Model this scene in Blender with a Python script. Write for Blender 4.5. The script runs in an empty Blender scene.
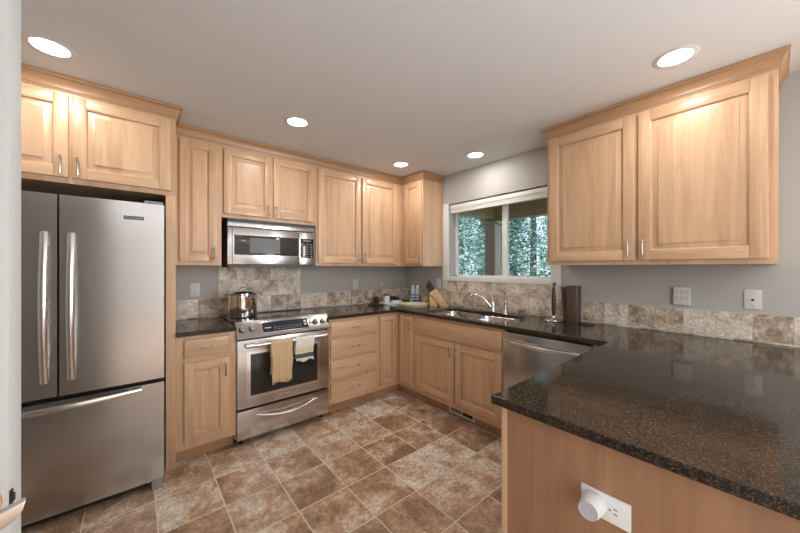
import bpy, bmesh, math, random
from mathutils import Vector, Matrix
random.seed(7)
sc = bpy.context.scene
COL = sc.collection
PI = math.pi
R = math.radians

# ---------------------------------------------------------------- camera, world, exposure
cam_d = bpy.data.cameras.new('camera'); cam = bpy.data.objects.new('camera', cam_d); COL.objects.link(cam)
cam.location = (-2.7886, -3.2168, 1.35); cam.rotation_euler = (R(90), 0, R(49.9058 - 90))
cam_d.sensor_width = 36; cam_d.lens = 36 * 313.742 / 800; cam_d.shift_y = 1.57 / 800
cam_d.clip_start = 0.02
sc.camera = cam
w = bpy.data.worlds.new('sky'); sc.world = w; w.use_nodes = True
w.node_tree.nodes['Background'].inputs[0].default_value = (0.72, 0.86, 1.0, 1)
w.node_tree.nodes['Background'].inputs[1].default_value = 0.95
sc.view_settings.view_transform = 'Standard'; sc.view_settings.look = 'None'
sc.view_settings.gamma = 1; sc.view_settings.use_curve_mapping = False
sc.view_settings.exposure = 0.88
sc.cycles.max_bounces = 10; sc.cycles.diffuse_bounces = 5; sc.cycles.glossy_bounces = 5
sc.cycles.sample_clamp_indirect = 6; sc.cycles.use_denoising = True

LAMP_EMIT = 6.0
LAMP_POWER = 2.3
XL_ = -3.66
def area(name, loc, rot, sx, sy, power, col):
    d = bpy.data.lights.new(name, 'AREA'); d.shape = 'RECTANGLE'; d.size = sx; d.size_y = sy
    d.energy = power; d.color = col
    o = bpy.data.objects.new(name, d); COL.objects.link(o); o.location = loc; o.rotation_euler = rot
    return o
# added, unseen fill lamps on both side walls behind the camera, brightening the kitchen
area('added_fill_right', (-0.06, -5.75, 1.3), (0, R(90), 0), 1.9, 2.0, 140, (0.965, 0.98, 1.0))
area('added_fill_left', (XL_ + 0.06, -5.75, 1.4), (0, R(-90), 0), 1.7, 2.0, 32, (0.93, 0.965, 1.0))

sd = bpy.data.lights.new('sun', 'SUN'); sd.energy = 1.6; sd.angle = R(3); sd.color = (1.0, 0.96, 0.9)
so = bpy.data.objects.new('sun', sd); COL.objects.link(so); so.rotation_euler = (R(20), R(-48), 0)

# ---------------------------------------------------------------- materials
def nt(name):
    m = bpy.data.materials.new(name); m.use_nodes = True
    n = m.node_tree; b = n.nodes['Principled BSDF']
    return m, n, b
def N(n, t, **k):
    x = n.nodes.new(t)
    for a, v in k.items(): setattr(x, a, v)
    return x
def simple(name, col, rough=0.5, metal=0.0, emit=None, es=0, coat=0, spec=None, bump=None):
    m, n, b = nt(name)
    b.inputs['Base Color'].default_value = (*col, 1); b.inputs['Roughness'].default_value = rough
    b.inputs['Metallic'].default_value = metal; b.inputs['Coat Weight'].default_value = coat
    if spec is not None: b.inputs['Specular IOR Level'].default_value = spec
    if emit: b.inputs['Emission Color'].default_value = (*emit, 1); b.inputs['Emission Strength'].default_value = es
    no = N(n, 'ShaderNodeTexNoise'); no.inputs['Scale'].default_value = (bump or (60, 0.02))[0]
    bp = N(n, 'ShaderNodeBump'); bp.inputs['Strength'].default_value = (bump or (60, 0.02))[1]; bp.inputs['Distance'].default_value = 0.01
    n.links.new(no.outputs[0], bp.inputs['Height']); n.links.new(bp.outputs[0], b.inputs['Normal'])
    return m
def math_(n, op, a, b=None, c=None):
    x = N(n, 'ShaderNodeMath', operation=op)
    for i, v in enumerate((a, b, c)):
        if v is None: continue
        if isinstance(v, (int, float)): x.inputs[i].default_value = v
        else: n.links.new(v, x.inputs[i])
    return x.outputs[0]
def mix(n, f, a, b, blend='MIX'):
    x = N(n, 'ShaderNodeMix', data_type='RGBA', blend_type=blend)
    for s, v in ((x.inputs[0], f), (x.inputs[6], a), (x.inputs[7], b)):
        if isinstance(v, (int, float)): s.default_value = v
        elif isinstance(v, tuple): s.default_value = (*v, 1)
        else: n.links.new(v, s)
    return x.outputs[2]
def ramp(n, f, stops):
    x = N(n, 'ShaderNodeValToRGB'); e = x.color_ramp.elements
    while len(e) < len(stops): e.new(0.5)
    for i, (p, c) in enumerate(stops):
        e[i].position = p; e[i].color = (*c, 1) if isinstance(c, tuple) else (c, c, c, 1)
    n.links.new(f, x.inputs[0]); return x.outputs[0]
def wood(name, vertical, base=(0.652, 0.432, 0.27), dark=(0.52, 0.32, 0.185), board=0.085):
    m, n, b = nt(name)
    g = N(n, 'ShaderNodeNewGeometry'); oi = N(n, 'ShaderNodeObjectInfo')
    add = N(n, 'ShaderNodeVectorMath', operation='ADD')
    off = N(n, 'ShaderNodeCombineXYZ')
    r10 = math_(n, 'MULTIPLY', oi.outputs['Random'], 13.0)
    for i in range(3): n.links.new(r10, off.inputs[i])
    n.links.new(g.outputs['Position'], add.inputs[0]); n.links.new(off.outputs[0], add.inputs[1])
    mp = N(n, 'ShaderNodeMapping'); n.links.new(add.outputs[0], mp.inputs[0])
    mp.inputs['Scale'].default_value = (11, 11, 0.9) if vertical else (0.9, 0.9, 11)
    no = N(n, 'ShaderNodeTexNoise'); no.inputs['Scale'].default_value = 1.6; no.inputs['Detail'].default_value = 7
    no.inputs['Roughness'].default_value = 0.62; no.inputs['Distortion'].default_value = 0.9
    n.links.new(mp.outputs[0], no.inputs[0])
    f = ramp(n, no.outputs[0], [(0.30, dark), (0.47, tuple(0.35 * d + 0.65 * s for d, s in zip(dark, base))), (0.62, base), (0.8, tuple(min(1, s * 1.08) for s in base))])
    # fine pores
    mp2 = N(n, 'ShaderNodeMapping'); n.links.new(add.outputs[0], mp2.inputs[0])
    mp2.inputs['Scale'].default_value = (160, 160, 6) if vertical else (6, 6, 160)
    n2 = N(n, 'ShaderNodeTexNoise'); n2.inputs['Scale'].default_value = 1.0; n2.inputs['Detail'].default_value = 3
    n.links.new(mp2.outputs[0], n2.inputs[0])
    f = mix(n, 0.25, f, mix(n, n2.outputs[0], (0.55, 0.55, 0.55), (1.25, 1.25, 1.25)), 'MULTIPLY')
    # glued-up boards of slightly different tint
    sx = N(n, 'ShaderNodeSeparateXYZ'); n.links.new(add.outputs[0], sx.inputs[0])
    c = math_(n, 'ADD', sx.outputs[0], sx.outputs[1]) if vertical else sx.outputs[2]
    fl = math_(n, 'FLOOR', math_(n, 'DIVIDE', c, board))
    wn = N(n, 'ShaderNodeTexWhiteNoise', noise_dimensions='1D'); n.links.new(fl, wn.inputs['W'])
    f = mix(n, 0.55, f, mix(n, wn.outputs[0], (0.86, 0.83, 0.80), (1.1, 1.1, 1.1)), 'MULTIPLY')
    n.links.new(f, b.inputs['Base Color'])
    b.inputs['Roughness'].default_value = 0.36; b.inputs['Coat Weight'].default_value = 0.15; b.inputs['Coat Roughness'].default_value = 0.25
    bp = N(n, 'ShaderNodeBump'); bp.inputs['Strength'].default_value = 0.05; bp.inputs['Distance'].default_value = 0.003
    n.links.new(n2.outputs[0], bp.inputs['Height']); n.links.new(bp.outputs[0], b.inputs['Normal'])
    return m
WV = wood('maple_vertical', True); WH = wood('maple_horizontal', False)
WTRIM = wood('maple_moulding', False, base=(0.47, 0.28, 0.155), dark=(0.36, 0.20, 0.105), board=0.5)
WEND = wood('maple_end_panel_shaded', True, base=(0.37, 0.205, 0.115), dark=(0.29, 0.155, 0.085), board=0.19)  # redder maple, also darkened in its colour because this end gets less light
WLIGHT = wood('light_beech', True, base=(0.70, 0.50, 0.27), dark=(0.58, 0.38, 0.18))
WROUND = wood('pale_wood_board', False, base=(0.78, 0.66, 0.48), dark=(0.62, 0.49, 0.32))
WOUT = wood('porch_timber', True, base=(0.55, 0.42, 0.33), dark=(0.36, 0.25, 0.19))
WOUTH = wood('porch_plank', False, base=(0.60, 0.47, 0.28), dark=(0.40, 0.29, 0.16), board=0.12)

def stainless(name, axis, col=(0.50, 0.49, 0.485), rough=0.23):
    m, n, b = nt(name)
    b.inputs['Metallic'].default_value = 1; b.inputs['Base Color'].default_value = (*col, 1)
    tc = N(n, 'ShaderNodeNewGeometry'); mp = N(n, 'ShaderNodeMapping'); n.links.new(tc.outputs['Position'], mp.inputs[0])
    mp.inputs['Scale'].default_value = {'v': (500, 500, 3), 'h': (3, 3, 500)}[axis]
    no = N(n, 'ShaderNodeTexNoise'); no.inputs['Detail'].default_value = 2; no.inputs['Scale'].default_value = 1; n.links.new(mp.outputs[0], no.inputs[0])
    n.links.new(ramp(n, no.outputs[0], [(0.2, rough - 0.004), (0.8, rough + 0.004)]), b.inputs['Roughness'])
    big = N(n, 'ShaderNodeTexNoise'); big.inputs['Scale'].default_value = 2.2; big.inputs['Detail'].default_value = 1
    bp = N(n, 'ShaderNodeBump'); bp.inputs['Strength'].default_value = 0.05; bp.inputs['Distance'].default_value = 0.01
    n.links.new(big.outputs[0], bp.inputs['Height'])
    b2 = N(n, 'ShaderNodeBump'); b2.inputs['Strength'].default_value = 0.0; b2.inputs['Distance'].default_value = 0.0002
    n.links.new(no.outputs[0], b2.inputs['Height']); n.links.new(bp.outputs[0], b2.inputs['Normal'])
    n.links.new(b2.outputs[0], b.inputs['Normal'])
    return m
SS = stainless('brushed_stainless', 'h'); SSR = stainless('stainless_range', 'h', (0.56, 0.545, 0.53), 0.21)
SSH = simple('satin_steel_handle', (0.70, 0.69, 0.68), 0.22, 1); CHROME = simple('chrome', (0.82, 0.82, 0.83), 0.07, 1, bump=(10, 0))
NICKEL = simple('satin_nickel', (0.50, 0.47, 0.44), 0.3, 1)
SINKM = simple('sink_steel', (0.72, 0.72, 0.72), 0.2, 1)
BLACKGL = simple('black_glass', (0.012, 0.012, 0.014), 0.05, bump=(10, 0)); BLACK = simple('black_plastic', (0.02, 0.02, 0.02), 0.4)
OVENGL = simple('oven_glass', (0.02, 0.022, 0.02), 0.04, bump=(10, 0)); MWGL = simple('microwave_glass', (0.035, 0.035, 0.038), 0.06, bump=(10, 0))
DKGREY = simple('dark_grey_plastic', (0.07, 0.07, 0.075), 0.4); GREYP = simple('grey_plastic', (0.28, 0.29, 0.31), 0.45)
WHITEP = simple('white_plastic', (0.78, 0.79, 0.80), 0.35); IVORY = simple('plate_grey_white', (0.62, 0.61, 0.59), 0.4)
BRONZE = simple('brown_canister', (0.085, 0.055, 0.042), 0.45, bump=(300, 0.1))
PAINT = simple('wall_paint', (0.435, 0.42, 0.40), 0.85, bump=(220, 0.05))
CEIL = simple('ceiling_paint', (0.70, 0.725, 0.75), 0.9, bump=(160, 0.06))
TRIMW = simple('white_trim_paint', (0.74, 0.74, 0.72), 0.45); VINYL = simple('white_vinyl', (0.80, 0.80, 0.78), 0.4)
DOORP = simple('door_paint', (0.42, 0.42, 0.415), 0.5); HALLP = simple('hall_paint', (0.40, 0.39, 0.37), 0.85)
BRASS = simple('brass', (0.72, 0.42, 0.20), 0.18, 1); BLINDF = simple('blind_fabric', (0.76, 0.75, 0.71), 0.6)
EMIT = simple('lamp_lens', (1, 1, 1), 0.5, emit=(1.0, 0.965, 0.91), es=LAMP_EMIT)
LEDM = simple('display_glyph', (0.5, 0.52, 0.55), 0.4); BARK = simple('bark', (0.12, 0.10, 0.085), 0.9, bump=(30, 0.8))
BLUE = simple('blue_label', (0.02, 0.10, 0.28), 0.35); BOTTLE = simple('bottle_pale_blue', (0.55, 0.64, 0.70), 0.25); LIME = simple('yellow_green_plastic', (0.45, 0.52, 0.05), 0.4)
NAVY = simple('navy_card', (0.02, 0.03, 0.07), 0.5); PAPER = simple('white_paper', (0.78, 0.80, 0.82), 0.5); MAUVE = simple('candle_wax_white', (0.70, 0.70, 0.70), 0.3)
SOIL = simple('outside_ground', (0.10, 0.12, 0.05), 0.95, bump=(12, 0.6)); SIDING = simple('exterior_siding', (0.33, 0.33, 0.36), 0.8)
CORD = simple('dark_green_cord', (0.02, 0.035, 0.02), 0.5); KNIFEH = simple('knife_handle', (0.03, 0.025, 0.025), 0.35); GREENC = simple('tinted_cap', (0.10, 0.13, 0.09), 0.15)

def glass():
    m, n, b = nt('window_glass'); b.inputs['Base Color'].default_value = (0.9, 0.95, 0.95, 1)
    b.inputs['Roughness'].default_value = 0.0; b.inputs['Transmission Weight'].default_value = 1; b.inputs['IOR'].default_value = 1.02
    return m
GLASS = glass()
def leafmat():
    m, n, b = nt('conifer_foliage')
    g = N(n, 'ShaderNodeNewGeometry'); wn = N(n, 'ShaderNodeTexWhiteNoise', noise_dimensions='1D')
    n.links.new(g.outputs['Random Per Island'], wn.inputs['W'])
    n.links.new(ramp(n, wn.outputs[0], [(0, (0.06, 0.17, 0.14)), (0.5, (0.20, 0.38, 0.32)), (0.85, (0.40, 0.56, 0.48)), (1, (0.75, 0.82, 0.76))]), b.inputs['Base Color'])
    b.inputs['Roughness'].default_value = 0.5
    return m
LEAF = leafmat()
def granite():
    m, n, b = nt('dark_granite')
    g = N(n, 'ShaderNodeNewGeometry')
    v = N(n, 'ShaderNodeTexVoronoi'); v.inputs['Scale'].default_value = 300; n.links.new(g.outputs['Position'], v.inputs[0])
    no = N(n, 'ShaderNodeTexNoise'); no.inputs['Scale'].default_value = 150; no.inputs['Detail'].default_value = 6; no.inputs['Roughness'].default_value = 0.7
    n.links.new(g.outputs['Position'], no.inputs[0])
    sep = N(n, 'ShaderNodeSeparateColor'); n.links.new(v.outputs['Color'], sep.inputs[0])
    base = ramp(n, no.outputs[0], [(0.34, (0.010, 0.008, 0.006)), (0.52, (0.030, 0.022, 0.016)), (0.66, (0.10, 0.072, 0.049)), (0.82, (0.26, 0.20, 0.14))])
    fl = ramp(n, sep.outputs[0], [(0.86, 0.0), (0.95, 1.0)])
    c = mix(n, math_(n, 'MULTIPLY', fl, 0.5), base, (0.15, 0.115, 0.082))
    big = N(n, 'ShaderNodeTexNoise'); big.inputs['Scale'].default_value = 7; big.inputs['Detail'].default_value = 3; n.links.new(g.outputs['Position'], big.inputs[0])
    c = mix(n, 0.6, c, mix(n, big.outputs[0], (0.5, 0.5, 0.5), (1.5, 1.5, 1.5)), 'MULTIPLY')
    n.links.new(c, b.inputs['Base Color']); b.inputs['Roughness'].default_value = 0.08; b.inputs['Specular IOR Level'].default_value = 0.22
    return m
GRAN = granite()
def tile(name, comps, s, org, grout, gw, cols, rough, stagger=False, scale=3.0):
    """comps: function giving (a,b) in-plane sockets."""
    m, n, b = nt(name)
    g = N(n, 'ShaderNodeNewGeometry'); sx = N(n, 'ShaderNodeSeparateXYZ'); n.links.new(g.outputs['Position'], sx.inputs[0])
    a0, b0 = comps(n, sx)
    q = math_(n, 'DIVIDE', math_(n, 'SUBTRACT', b0, org[1]), s[1])
    fb = math_(n, 'FLOOR', q)
    p = math_(n, 'DIVIDE', math_(n, 'SUBTRACT', a0, org[0]), s[0])
    if stagger: p = math_(n, 'ADD', p, math_(n, 'MULTIPLY', fb, 0.5))
    fa = math_(n, 'FLOOR', p)
    ra, rb = math_(n, 'SUBTRACT', p, fa), math_(n, 'SUBTRACT', q, fb)
    da = math_(n, 'MULTIPLY', math_(n, 'MINIMUM', ra, math_(n, 'SUBTRACT', 1.0, ra)), s[0])
    db = math_(n, 'MULTIPLY', math_(n, 'MINIMUM', rb, math_(n, 'SUBTRACT', 1.0, rb)), s[1])
    d = math_(n, 'MINIMUM', da, db)
    gm = math_(n, 'LESS_THAN', d, gw / 2)
    cmb = N(n, 'ShaderNodeCombineXYZ'); n.links.new(fa, cmb.inputs[0]); n.links.new(fb, cmb.inputs[1])
    wn = N(n, 'ShaderNodeTexWhiteNoise', noise_dimensions='3D'); n.links.new(cmb.outputs[0], wn.inputs[0])
    sc_ = N(n, 'ShaderNodeVectorMath', operation='SCALE'); sc_.inputs['Scale'].default_value = 17; n.links.new(wn.outputs['Color'], sc_.inputs[0])
    ad = N(n, 'ShaderNodeVectorMath', operation='ADD'); n.links.new(g.outputs['Position'], ad.inputs[0]); n.links.new(sc_.outputs[0], ad.inputs[1])
    n1 = N(n, 'ShaderNodeTexNoise'); n1.inputs['Scale'].default_value = scale; n1.inputs['Detail'].default_value = 9; n1.inputs['Roughness'].default_value = 0.74; n1.inputs['Distortion'].default_value = 0.25
    n.links.new(ad.outputs[0], n1.inputs[0])
    n2 = N(n, 'ShaderNodeTexNoise'); n2.inputs['Scale'].default_value = scale * 9; n2.inputs['Detail'].default_value = 6; n2.inputs['Roughness'].default_value = 0.7
    n.links.new(ad.outputs[0], n2.inputs[0])
    k = math_(n, 'ADD', n1.outputs[0], math_(n, 'MULTIPLY', math_(n, 'SUBTRACT', wn.outputs[0], 0.5), 0.16))
    c = ramp(n, k, cols)
    c = mix(n, 0.8, c, ramp(n, n2.outputs[0], [(0.34, (0.55, 0.51, 0.48)), (0.5, (0.97, 0.96, 0.95)), (0.66, (1.35, 1.36, 1.37))]), 'MULTIPLY')
    c = mix(n, gm, c, grout)
    n.links.new(c, b.inputs['Base Color'])
    rr = math_(n, 'ADD', math_(n, 'MULTIPLY', gm, 0.4), rough); n.links.new(rr, b.inputs['Roughness'])
    hgt = math_(n, 'ADD', math_(n, 'MULTIPLY', n2.outputs[0], 0.35), math_(n, 'MULTIPLY', math_(n, 'SMOOTH_MIN', d, gw, 0.002), 200))
    bp = N(n, 'ShaderNodeBump'); bp.inputs['Strength'].default_value = 0.25; bp.inputs['Distance'].default_value = 0.004
    n.links.new(hgt, bp.inputs['Height']); n.links.new(bp.outputs[0], b.inputs['Normal'])
    return m
FLOORT = tile('floor_tile', lambda n, s: (s.outputs[0], s.outputs[1]), (0.3031, 0.3031), (-1.7921, -1.2196), (0.72, 0.64, 0.54), 0.0055,
              [(0.36, (0.27, 0.165, 0.105)), (0.46, (0.43, 0.28, 0.185)), (0.525, (0.54, 0.375, 0.26)), (0.56, (0.60, 0.51, 0.42)), (0.68, (0.74, 0.69, 0.61))], 0.30, scale=5.5)
BSC = [(0.36, (0.27, 0.19, 0.135)), (0.45, (0.45, 0.36, 0.275)), (0.52, (0.62, 0.54, 0.455)), (0.66, (0.76, 0.70, 0.62))]
BST = tile('backsplash_tile', lambda n, s: (math_(n, 'ADD', s.outputs[0], s.outputs[1]), s.outputs[2]), (0.153, 0.1555), (-1.467, 0.926), (0.50, 0.45, 0.38), 0.004, BSC, 0.4, True, 7)
def towelmat(name, c1, c2, band=None):
    m, n, b = nt(name)
    g = N(n, 'ShaderNodeNewGeometry'); sx = N(n, 'ShaderNodeSeparateXYZ'); n.links.new(g.outputs['Position'], sx.inputs[0])
    a = math_(n, 'SINE', math_(n, 'MULTIPLY', sx.outputs[0], 330.0)); c = math_(n, 'SINE', math_(n, 'MULTIPLY', sx.outputs[2], 330.0))
    f = math_(n, 'MULTIPLY_ADD', math_(n, 'MULTIPLY', a, c), 0.5, 0.5)
    no = N(n, 'ShaderNodeTexNoise'); no.inputs['Scale'].default_value = 40; n.links.new(g.outputs['Position'], no.inputs[0])
    col = mix(n, math_(n, 'MULTIPLY', f, no.outputs[0]), c1, c2)
    if band:
        for z0, z1, bc in band:
            msk = math_(n, 'MULTIPLY', math_(n, 'GREATER_THAN', sx.outputs[2], z0), math_(n, 'LESS_THAN', sx.outputs[2], z1))
            col = mix(n, msk, col, bc)
    n.links.new(col, b.inputs['Base Color']); b.inputs['Roughness'].default_value = 0.95
    bp = N(n, 'ShaderNodeBump'); bp.inputs['Strength'].default_value = 0.5; bp.inputs['Distance'].default_value = 0.003
    n.links.new(f, bp.inputs['Height']); n.links.new(bp.outputs[0], b.inputs['Normal'])
    return m
TOWB = towelmat('beige_waffle_cloth', (0.56, 0.39, 0.22), (0.70, 0.54, 0.36))
TOWW = towelmat('striped_cloth', (0.72, 0.68, 0.60), (0.80, 0.76, 0.68), [(0.612, 0.648, (0.10, 0.10, 0.09)), (0.655, 0.70, (0.66, 0.57, 0.40))])

# ---------------------------------------------------------------- helpers
class MB:
    def __init__(s): s.bm = bmesh.new()
    def _add(s, verts, faces, mi=0, bevel=0, seg=2):
        vs = [s.bm.verts.new(v) for v in verts]; fs = []
        for f in faces:
            fc = s.bm.faces.new([vs[i] for i in f]); fc.material_index = mi; fs.append(fc)
        bmesh.ops.recalc_face_normals(s.bm, faces=fs)
        if bevel:
            es = list({e for f in fs for e in f.edges})
            r = bmesh.ops.bevel(s.bm, geom=es, offset=bevel, segments=seg, profile=0.6, affect='EDGES', clamp_overlap=True)
            for f in r['faces']: f.material_index = mi
    def box(s, a, b, mi=0, bevel=0, seg=2):
        x0, y0, z0 = (min(a[i], b[i]) for i in range(3)); x1, y1, z1 = (max(a[i], b[i]) for i in range(3))
        v = [(x0, y0, z0), (x1, y0, z0), (x1, y1, z0), (x0, y1, z0), (x0, y0, z1), (x1, y0, z1), (x1, y1, z1), (x0, y1, z1)]
        s._add(v, [(0, 3, 2, 1), (4, 5, 6, 7), (0, 1, 5, 4), (1, 2, 6, 5), (2, 3, 7, 6), (3, 0, 4, 7)], mi, bevel, seg); return s
    def obox(s, c, ax, half, mi=0, bevel=0):
        c = Vector(c); v = []
        for k in (-1, 1):
            for (i, j) in ((-1, -1), (1, -1), (1, 1), (-1, 1)):
                v.append(c + Vector(ax[0]) * i * half[0] + Vector(ax[1]) * j * half[1] + Vector(ax[2]) * k * half[2])
        s._add(v, [(0, 3, 2, 1), (4, 5, 6, 7), (0, 1, 5, 4), (1, 2, 6, 5), (2, 3, 7, 6), (3, 0, 4, 7)], mi, bevel); return s
    def prism(s, pts, d, mi=0, bevel=0):
        """pts: list of 3D points of one face; d: extrusion vector"""
        d = Vector(d); n = len(pts); v = [Vector(p) for p in pts] + [Vector(p) + d for p in pts]
        f = [tuple(range(n)), tuple(range(n, 2 * n))] + [(i, (i + 1) % n, n + (i + 1) % n, n + i) for i in range(n)]
        s._add(v, f, mi, bevel); return s
    def tube(s, pts, r, sides=10, mi=0, caps=True, flat=None):
        """swept tube; r is number or list; flat=(axis, k) squashes"""
        pts = [Vector(p) for p in pts]; n = len(pts); rs = r if isinstance(r, (list, tuple)) else [r] * n
        t0 = (pts[1] - pts[0]).normalized(); ref = Vector((0, 0, 1)) if abs(t0.z) < 0.9 else Vector((1, 0, 0))
        u = t0.cross(ref).normalized(); rings = []
        for i, p in enumerate(pts):
            t = (pts[min(i + 1, n - 1)] - pts[max(i - 1, 0)]).normalized()
            u = (u - t * u.dot(t)).normalized(); v = t.cross(u)
            ring = []
            for k in range(sides):
                a = 2 * PI * k / sides; o = (u * math.cos(a) + v * math.sin(a)) * rs[i]
                if flat: fa = Vector(flat[0]); o = o + fa * o.dot(fa) * (flat[1] - 1)
                ring.append(s.bm.verts.new(p + o))
            rings.append(ring)
        fs = []
        for i in range(n - 1):
            for k in range(sides):
                fs.append(s.bm.faces.new((rings[i][k], rings[i][(k + 1) % sides], rings[i + 1][(k + 1) % sides], rings[i + 1][k])))
        if caps: fs.append(s.bm.faces.new(rings[0])); fs.append(s.bm.faces.new(rings[-1]))
        for f in fs: f.material_index = mi; f.smooth = True
        bmesh.ops.recalc_face_normals(s.bm, faces=fs); return s
    def lathe(s, c, prof, sides=32, mi=0, M=None, smooth=True, caps=True):
        """prof: (r,h) list along +Z from c; M optional rotation matrix"""
        c = Vector(c); rings = []
        for (r, h) in prof:
            ring = []
            for k in range(sides):
                a = 2 * PI * k / sides; p = Vector((r * math.cos(a), r * math.sin(a), h))
                if M: p = M @ p
                ring.append(s.bm.verts.new(c + p))
            rings.append(ring)
        fs = []
        for i in range(len(prof) - 1):
            for k in range(sides):
                fs.append(s.bm.faces.new((rings[i][k], rings[i][(k + 1) % sides], rings[i + 1][(k + 1) % sides], rings[i + 1][k])))
        if caps and prof[0][0] > 0: fs.append(s.bm.faces.new(rings[0]))
        if caps and prof[-1][0] > 0: fs.append(s.bm.faces.new(rings[-1]))
        for f in fs: f.material_index = mi; f.smooth = smooth
        bmesh.ops.recalc_face_normals(s.bm, faces=fs); return s
    def sweep(s, path, prof, outs, mi=0):
        """path: plan points (x,y); outs: outward unit mitre vectors per point; prof: list of (out,z)"""
        rings = [[s.bm.verts.new((p[0] + o[0] * a, p[1] + o[1] * a, z)) for (a, z) in prof] for p, o in zip(path, outs)]
        n = len(prof); fs = []
        for i in range(len(path) - 1):
            for k in range(n): fs.append(s.bm.faces.new((rings[i][k], rings[i][(k + 1) % n], rings[i + 1][(k + 1) % n], rings[i + 1][k])))
        fs.append(s.bm.faces.new(rings[0])); fs.append(s.bm.faces.new(rings[-1]))
        for f in fs: f.material_index = mi
        bmesh.ops.recalc_face_normals(s.bm, faces=fs); return s
    def build(s, name, mats, parent=None, origin=None, smooth=False):
        """world-space mesh linked as one object under its parent, or standing on its own base point"""
        me = bpy.data.meshes.new(name); o = bpy.data.objects.new(name, me); COL.objects.link(o)
        if parent is not None: org = Vector(parent.get('_o', (0, 0, 0))); o.parent = parent; o['_o'] = list(org)
        else:
            if origin is None:
                xs = [v.co for v in s.bm.verts]
                origin = tuple((min(v[i] for v in xs) + max(v[i] for v in xs)) / 2 for i in (0, 1)) + (min(v.z for v in xs),)
            org = Vector(origin); o.location = org; o['_o'] = list(org)
        for v in s.bm.verts: v.co -= org
        s.bm.to_mesh(me); s.bm.free()
        for m in (mats if isinstance(mats, (list, tuple)) else [mats]): me.materials.append(m)
        me.set_sharp_from_angle(angle=R(32))
        return o
def thing(name, label, cat, loc=(0, 0, 0), group=None):
    o = bpy.data.objects.new(name, None); COL.objects.link(o); o.location = loc; o['_o'] = list(loc); o.empty_display_size = 0.05
    o['label'] = label; o['category'] = cat
    if group: o['group'] = group
    return o
def tag(o, label, cat, group=None, kind=None):
    o['label'] = label; o['category'] = cat
    if group: o['group'] = group
    if kind: o['kind'] = kind
    return o
def struct(name, mb, mats, label=None, parent=None):
    o = mb.build(name, mats, parent, None if parent else (0, 0, 0))
    if not parent: o['kind'] = 'structure'
    if label: o['label'] = label
    return o
class Fr:
    """wall frame: u runs right along the wall, n comes out of it"""
    def __init__(s, U, Nn): s.U = Vector(U); s.N = Vector(Nn)
    def p(s, u, n, z): return s.U * u + s.N * n + Vector((0, 0, z))
    def box(s, mb, u0, u1, n0, n1, z0, z1, mi=0, bevel=0): return mb.box(s.p(u0, n0, z0), s.p(u1, n1, z1), mi, bevel)
A = Fr((1, 0, 0), (0, -1, 0))       # range wall: u = x, n = -y
B = Fr((0, -1, 0), (-1, 0, 0))      # window wall: u = -y, n = -x
def ring_panel(mb, f, u0, u1, z0, z1, prof, mi):
    """concentric rings: prof = (inset, n)"""
    bm = mb.bm; rings = []
    for (i, n) in prof:
        rings.append([bm.verts.new(f.p(*q)) for q in ((u0 + i, n, z0 + i), (u1 - i, n, z0 + i), (u1 - i, n, z1 - i), (u0 + i, n, z1 - i))])
    fs = []
    for a, b in zip(rings, rings[1:]):
        for k in range(4): fs.append(bm.faces.new((a[k], a[(k + 1) % 4], b[(k + 1) % 4], b[k])))
    fs.append(bm.faces.new(rings[-1])); fs.append(bm.faces.new(rings[0][::-1]))
    for x in fs: x.material_index = mi
    bmesh.ops.recalc_face_normals(bm, faces=fs)
def door(f, parent, u0, u1, z0, z1, n0, t=0.02, st=0.058, name='door', pull=None, pl=0.1, mats=None):
    mb = MB(); n1 = n0 + t
    f.box(mb, u0, u0 + st, n0, n1, z0, z1, 0, 0.004); f.box(mb, u1 - st, u1, n0, n1, z0, z1, 0, 0.004)
    f.box(mb, u0 + st, u1 - st, n0, n1 - 0.0004, z0, z0 + st, 1, 0.004); f.box(mb, u0 + st, u1 - st, n0, n1 - 0.0004, z1 - st, z1, 1, 0.004)
    e = 0.028 if (u1 - u0) > 0.27 else 0.018
    ring_panel(mb, f, u0 + st - 0.002, u1 - st + 0.002, z0 + st - 0.002, z1 - st + 0.002,
               [(0, n0 + 0.002), (0, n1 - 0.001), (0.006, n1 - 0.006), (0.0065, n1 - 0.0155), (0.011, n1 - 0.0155), (0.011 + e, n1 - 0.005), (0.0112 + e, n1 - 0.001)], 0)
    d = mb.build(name, mats or [WV, WH], parent)
    if pull:
        u, z = pull; handle(f, d, u, z, n1, True, pl)
    return d
def handle(f, parent, u, z, n, vertical=True, L=0.1, name='handle'):
    mb = MB(); h = L / 2; o = 0.03; pts = []
    for i in range(9):
        t = -1 + 2 * i / 8; k = o + 0.004 * (1 - t * t)
        pts.append(f.p(u, n + k, z + t * h) if vertical else f.p(u + t * h, n + k, z))
    mb.tube(pts, 0.0048, 8)
    for sg in (-0.72, 0.72):
        a = f.p(u, n + 0.0002, z + sg * h) if vertical else f.p(u + sg * h, n + 0.0002, z)
        mb.tube([a, a + f.N * (o + 0.003)], 0.0048, 8)
    return mb.build(name, NICKEL, parent)
def drawer(f, parent, u0, u1, z0, z1, n0, pull=True, name='drawer'):
    mb = MB(); f.box(mb, u0, u1, n0, n0 + 0.02, z0, z1, 0, 0.010)
    d = mb.build(name, [WH], parent)
    if pull: handle(f, d, (u0 + u1) / 2, (z0 + z1) / 2, n0 + 0.02, False, 0.1)
    return d
BD = 0.6184        # base cabinet face depth
UD = 0.3245        # upper cabinet face depth
CT, CB = 0.914, 0.884
CH = 2.436         # ceiling
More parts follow.
